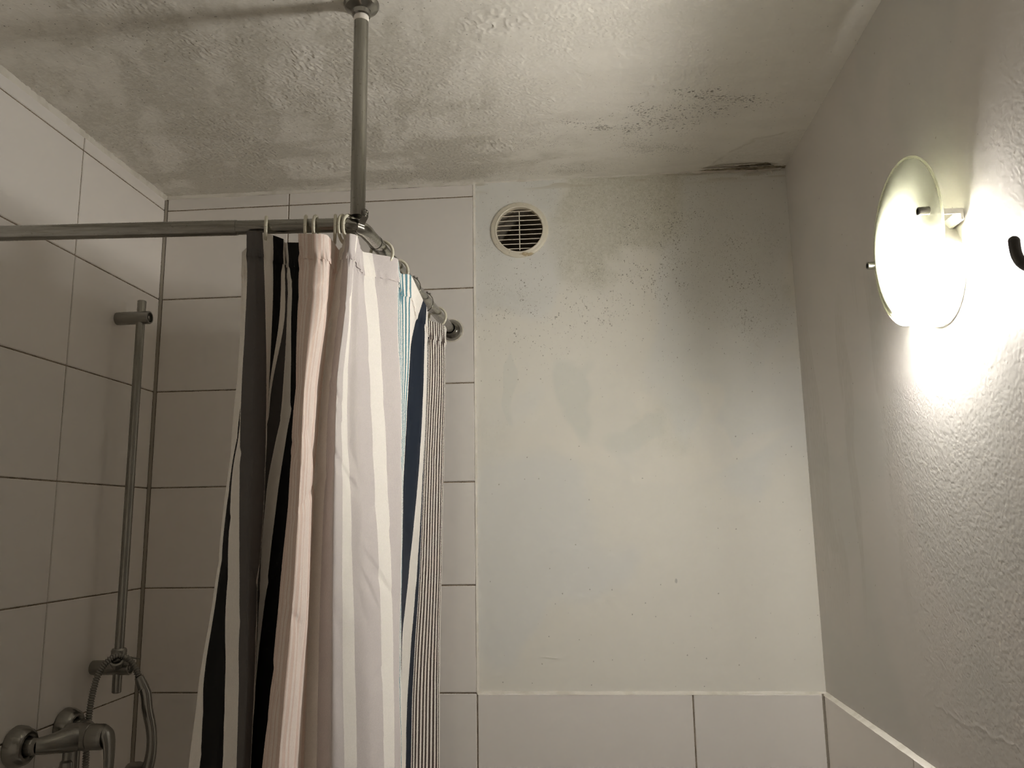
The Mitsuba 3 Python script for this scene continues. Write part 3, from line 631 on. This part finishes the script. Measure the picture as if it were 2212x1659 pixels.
# header: the folded-over top hem, a second layer 4 cm deep in front of the cloth
k = int(np.argmax(X[0, 0, 2] - X[0, :, 2] > .042))
hrows = [0] + list(range(1, max(k, 3) + 1))
nf = np.where((nrm[..., 1:2] * 1.0 + nrm[..., 0:1] * -1.0) > 0, -nrm, nrm)      # towards the room
H = X[:, hrows] + nf[:, hrows] * .0020
add(t + '__header', grid_mesh(H), 'mat_cloth', smooth=True, uv=np.stack([np.broadcast_to(u[:, None], H.shape[:2]), H[..., 2]], -1).reshape(-1, 2))

# ------------------------------------------------------------------ curtain rings
def ring_mesh(c, axis, R, r, tall=1.12):
    axis = np.asarray(axis, float) / np.linalg.norm(axis)
    w = np.cross(axis, up); w /= np.linalg.norm(w); v = np.cross(w, axis)
    a = np.linspace(0, 2 * np.pi, 41)[:, None]
    p = np.asarray(c) + R * np.cos(a) * w + R * tall * np.sin(a) * v
    return tube(p, r, 12, caps=False)
RINGS = [  # distance along the rod line, tilt of the ring, label
    ('x', .598, .30, 'cream plastic curtain ring nearest the left end of the curtain, alone above the black stripe'),
    ('x', .664, .22, 'cream plastic curtain ring, left one of the pair above the pink stripe'),
    ('x', .681, .05, 'cream plastic curtain ring, right one of the pair above the pink stripe'),
    ('x', .7125, .25, 'cream plastic curtain ring, leftmost of the three just left of the post'),
    ('x', .7265, -.18, 'cream plastic curtain ring, middle one of the three just left of the post'),
    ('x', .7370, -.35, 'cream plastic curtain ring touching the strap clamp, closest to the post'),
    ('y', -.625, .0, 'cream plastic curtain ring on the bent elbow above the white and lilac stripes'),
    ('y', -.520, .15, 'cream plastic curtain ring above the blue striped cloth'),
    ('y', -.415, .0, 'thin metal curtain ring with roller beads above the navy stripe, nearer the post'),
    ('y', -.300, .1, 'thin metal curtain ring with roller beads, farther from the post'),
    ('y', -.168, .0, 'cream plastic curtain ring closest to the far wall, above the brown pinstripes'),
]
for kind, s, tilt, lab in RINGS:
    key = numbered('curtain_ring')
    if kind == 'x': c0, ax = np.array([s, arm_y(s), RZ]), dx
    else: c0, ax = corner + dy * ((s - corner[1]) / dy[1]), dy
    ax = ax * math.cos(tilt) + np.cross(up, ax) * math.sin(tilt)
    metal = 'metal' in lab
    r = .0011 if metal else .0028
    R = .0205 if not metal else .0195
    c = c0 + up * (RR + r - R * 1.12 + .0006)
    tag(key, lab, 'curtain ring', 'rings that carry the shower curtain')
    add(key + '__loop', ring_mesh(c, ax, R, r), 'mat_chrome' if metal else 'mat_ring', smooth=True)
    if metal:
        w = np.cross(ax, up); w /= np.linalg.norm(w)
        for a in (.9, 1.25, 1.6, 1.95, 2.3):
            b = trimesh.creation.icosphere(subdivisions=2, radius=.0026); b.apply_translation(c + R * math.cos(a) * w + R * 1.12 * math.sin(a) * up + np.array([0, 0, .0016]))
            add(numbered(key + '__bead'), b, 'mat_chrome', smooth=True)

# ------------------------------------------------------------------ shower rail on the left wall
t = 'shower_rail'
SX, SY = .060, -.190
tag(t, 'upright chrome shower rail on two wall brackets on the left tiled wall', 'shower rail')
add(t + '__rail', tube([(SX, SY, 2.190), (SX, SY, 2.188), (SX, SY, 1.29), (SX, SY, 1.288)], [.0088, .0100, .0100, .0085], 28), 'mat_upright', smooth=30)
add(t + '__rail__cap', lathe([(0, .0101), (.0035, .0101), (.0045, .0090), (.0045, .0001)], (SX, SY, 2.187), (0, 0, 1), 28), 'mat_satin', smooth=30)
for z, L in ((2.149, .083), (1.342, .090)):
    k_ = numbered(t + '__bracket')
    add(k_, lathe([(0, .0001), (0, .0150), (.004, .0158), (L - .002, .0158), (L, .0148), (L, .0118), (L - .007, .0112), (L - .007, .0001)], (0.0, SY, z), (1, 0, 0), 36), 'mat_satin', smooth=30)
    add(k_ + '__screw', lathe([(0, .0115), (.001, .005), (.0045, .0045), (.006, .0001)], (L - .0072, SY, z), (1, 0, 0), 20), 'mat_chrome', smooth=30)
add(t + '__slider', lathe([(0, .0001), (0, .0140), (.003, .0165), (.024, .0165), (.028, .0140), (.028, .0001)], (SX, SY, 1.356), (0, 0, 1), 36), 'mat_satin', smooth=30, label='sliding holder for the hand shower')
add(t + '__slider__holder', merge([lathe([(0, .0130), (.022, .0150), (.030, .0150), (.030, .0110), (.004, .0100)], (SX + .006, SY - .014, 1.352), (.35, -.75, .45), 28)]), 'mat_satin', smooth=30)
add(t + '__slider__lever', tube([(SX + .015, SY + .006, 1.364), (SX + .048, SY + .004, 1.360)], [.0020, .0016], 10), 'mat_satin', smooth=30)

# ------------------------------------------------------------------ hose, hand shower
hose = smooth_path([(.074, -.352, 1.160), (.074, -.350, 1.06), (.070, -.330, .93), (.058, -.290, .90), (.042, -.262, .98), (.036, -.248, 1.12), (.034, -.246, 1.24), (.040, -.244, 1.31), (.058, -.238, 1.358), (.080, -.228, 1.3735), (.101, -.219, 1.3640), (.1165, -.214, 1.340), (.1235, -.212, 1.324)], 900)
s = np.r_[0, np.cumsum(np.linalg.norm(np.diff(hose, axis=0), axis=1))]
t = 'shower_hose'
tag(t, 'ribbed metal shower hose looping over the rail holder', 'hose')
add(t + '__hose', tube(hose,   .0062 + .0013 * np.sin(s / .0052 * 2 * np.pi), 12), 'mat_satin', smooth=True)
d0 = hose[-1] - hose[-20]; d0 /= np.linalg.norm(d0)
add(t + '__ferrule', lathe([(-.004, .0075), (-.002, .0095), (.022, .0118), (.024, .0118), (.024, .0001)], hose[-1], d0, 28), 'mat_satin', smooth=30)
t = 'hand_shower'
tag(t, 'chrome hand shower hanging head down below the rail beside the corner', 'hand shower')
e = hose[-1] + d0 * .024
hand = smooth_path([e, e + d0 * .012, (.1425, -.209, 1.268), (.1545, -.208, 1.220), (.1585, -.208, 1.176), (.1530, -.208, 1.140), (.1430, -.208, 1.118)], 60)
rr = np.interp(np.linspace(0, 1, 60), [0, .06, .35, .6, .85, 1], [.0105, .0116, .0112, .0105, .0120, .0140])
add(t + '__handle', tube(hand, rr, 28), 'mat_chrome', smooth=40)
hd = np.array([-.62, -.10, -.30]); hd /= np.linalg.norm(hd)
hc = np.array([.1360, -.208, 1.118])
add(t + '__head', lathe([(-.018, .0001), (-.018, .016), (-.010, .030), (.004, .0370), (.012, .0375), (.015, .0360)], hc, hd, 40), 'mat_chrome', smooth=30)
add(t + '__head__spray_plate', lathe([(.013, .0362), (.016, .034), (.017, .0001)], hc, hd, 40), 'mat_rubber', smooth=30, label='black spray plate')

# ------------------------------------------------------------------ mixer tap
t = 'shower_mixer'
MZ, Y0, Y1 = 1.238, -.430, -.280
tag(t, 'worn chrome shower mixer tap with a lever on the left wall, below the rail', 'mixer tap')
for y in (Y0, Y1):
    add(numbered(t + '__rosette'), lathe([(0, .0360), (.004, .0385), (.016, .0375), (.027, .0330), (.032, .0270), (.032, .0225), (.028, .0180)], (0.0, y, MZ), (1, 0, 0), 48), 'mat_chrome', smooth=30)
    add(numbered(t + '__nut'), lathe([(.0, .0150), (.022, .0155), (.024, .0165), (.040, .0165), (.042, .0150), (.05, .0140)], (0.0, y, MZ), (1, 0, 0), 12), 'mat_satin', smooth=20)
body = smooth_path([(.044, Y0, MZ), (.060, Y0 + .016, MZ), (.074, -.385, MZ), (.080, -.355, MZ), (.074, -.325, MZ), (.060, Y1 - .016, MZ), (.044, Y1, MZ)], 48)
br = np.interp(np.linspace(0, 1, 48), [0, .2, .4, .5, .6, .8, 1], [.0150, .0195, .0255, .0265, .0255, .0195, .0150])
add(t + '__body', tube(body, br, 32), 'mat_satin', smooth=40)
MY = -.357
add(t + '__cartridge', lathe([(.060, .0001), (.060, .0262), (.1085, .0258), (.1095, .0245), (.1095, .0001)], (0, MY, MZ), (1, 0, 0), 40), 'mat_satin', smooth=30)
add(t + '__lever', lathe([(.1105, .0001), (.1105, .0250), (.134, .0246), (.141, .0215), (.143, .0001)], (0, MY, MZ), (1, 0, 0), 40), 'mat_satin', smooth=30, label='lever cap')
lev_p = smooth_path([(.134, MY, MZ + .014), (.1440, MY, MZ + .004), (.1500, MY, MZ - .022), (.1520, MY - .001, MZ - .055), (.1540, MY - .003, MZ - .090)], 24)
lm = tube(lev_p, np.interp(np.linspace(0, 1, 24), [0, .12, .35, 1], [.013, .019, .017, .012]), 24)
cx_ = lm.vertices.copy(); near = lev_p[np.argmin(np.linalg.norm(cx_[:, None] - lev_p[None], axis=2), axis=1)]
lm.vertices = near + (cx_ - near) * np.array([.42, 1.05, .8])
add(t + '__lever__blade', lm, 'mat_satin', smooth=40)
add(t + '__diverter', merge([lathe([(0, .009), (-.020, .009), (-.024, .0125), (-.036, .0140), (-.046, .0115), (-.048, .0001)], (.066, -.362, MZ - .022), (0, 0, 1), 24)]), 'mat_satin', smooth=30)
add(t + '__outlet', lathe([(0, .011), (-.040, .011), (-.055, .0095)], (.074, -.352, MZ - .02), (0, 0, 1), 24), 'mat_satin', smooth=30)
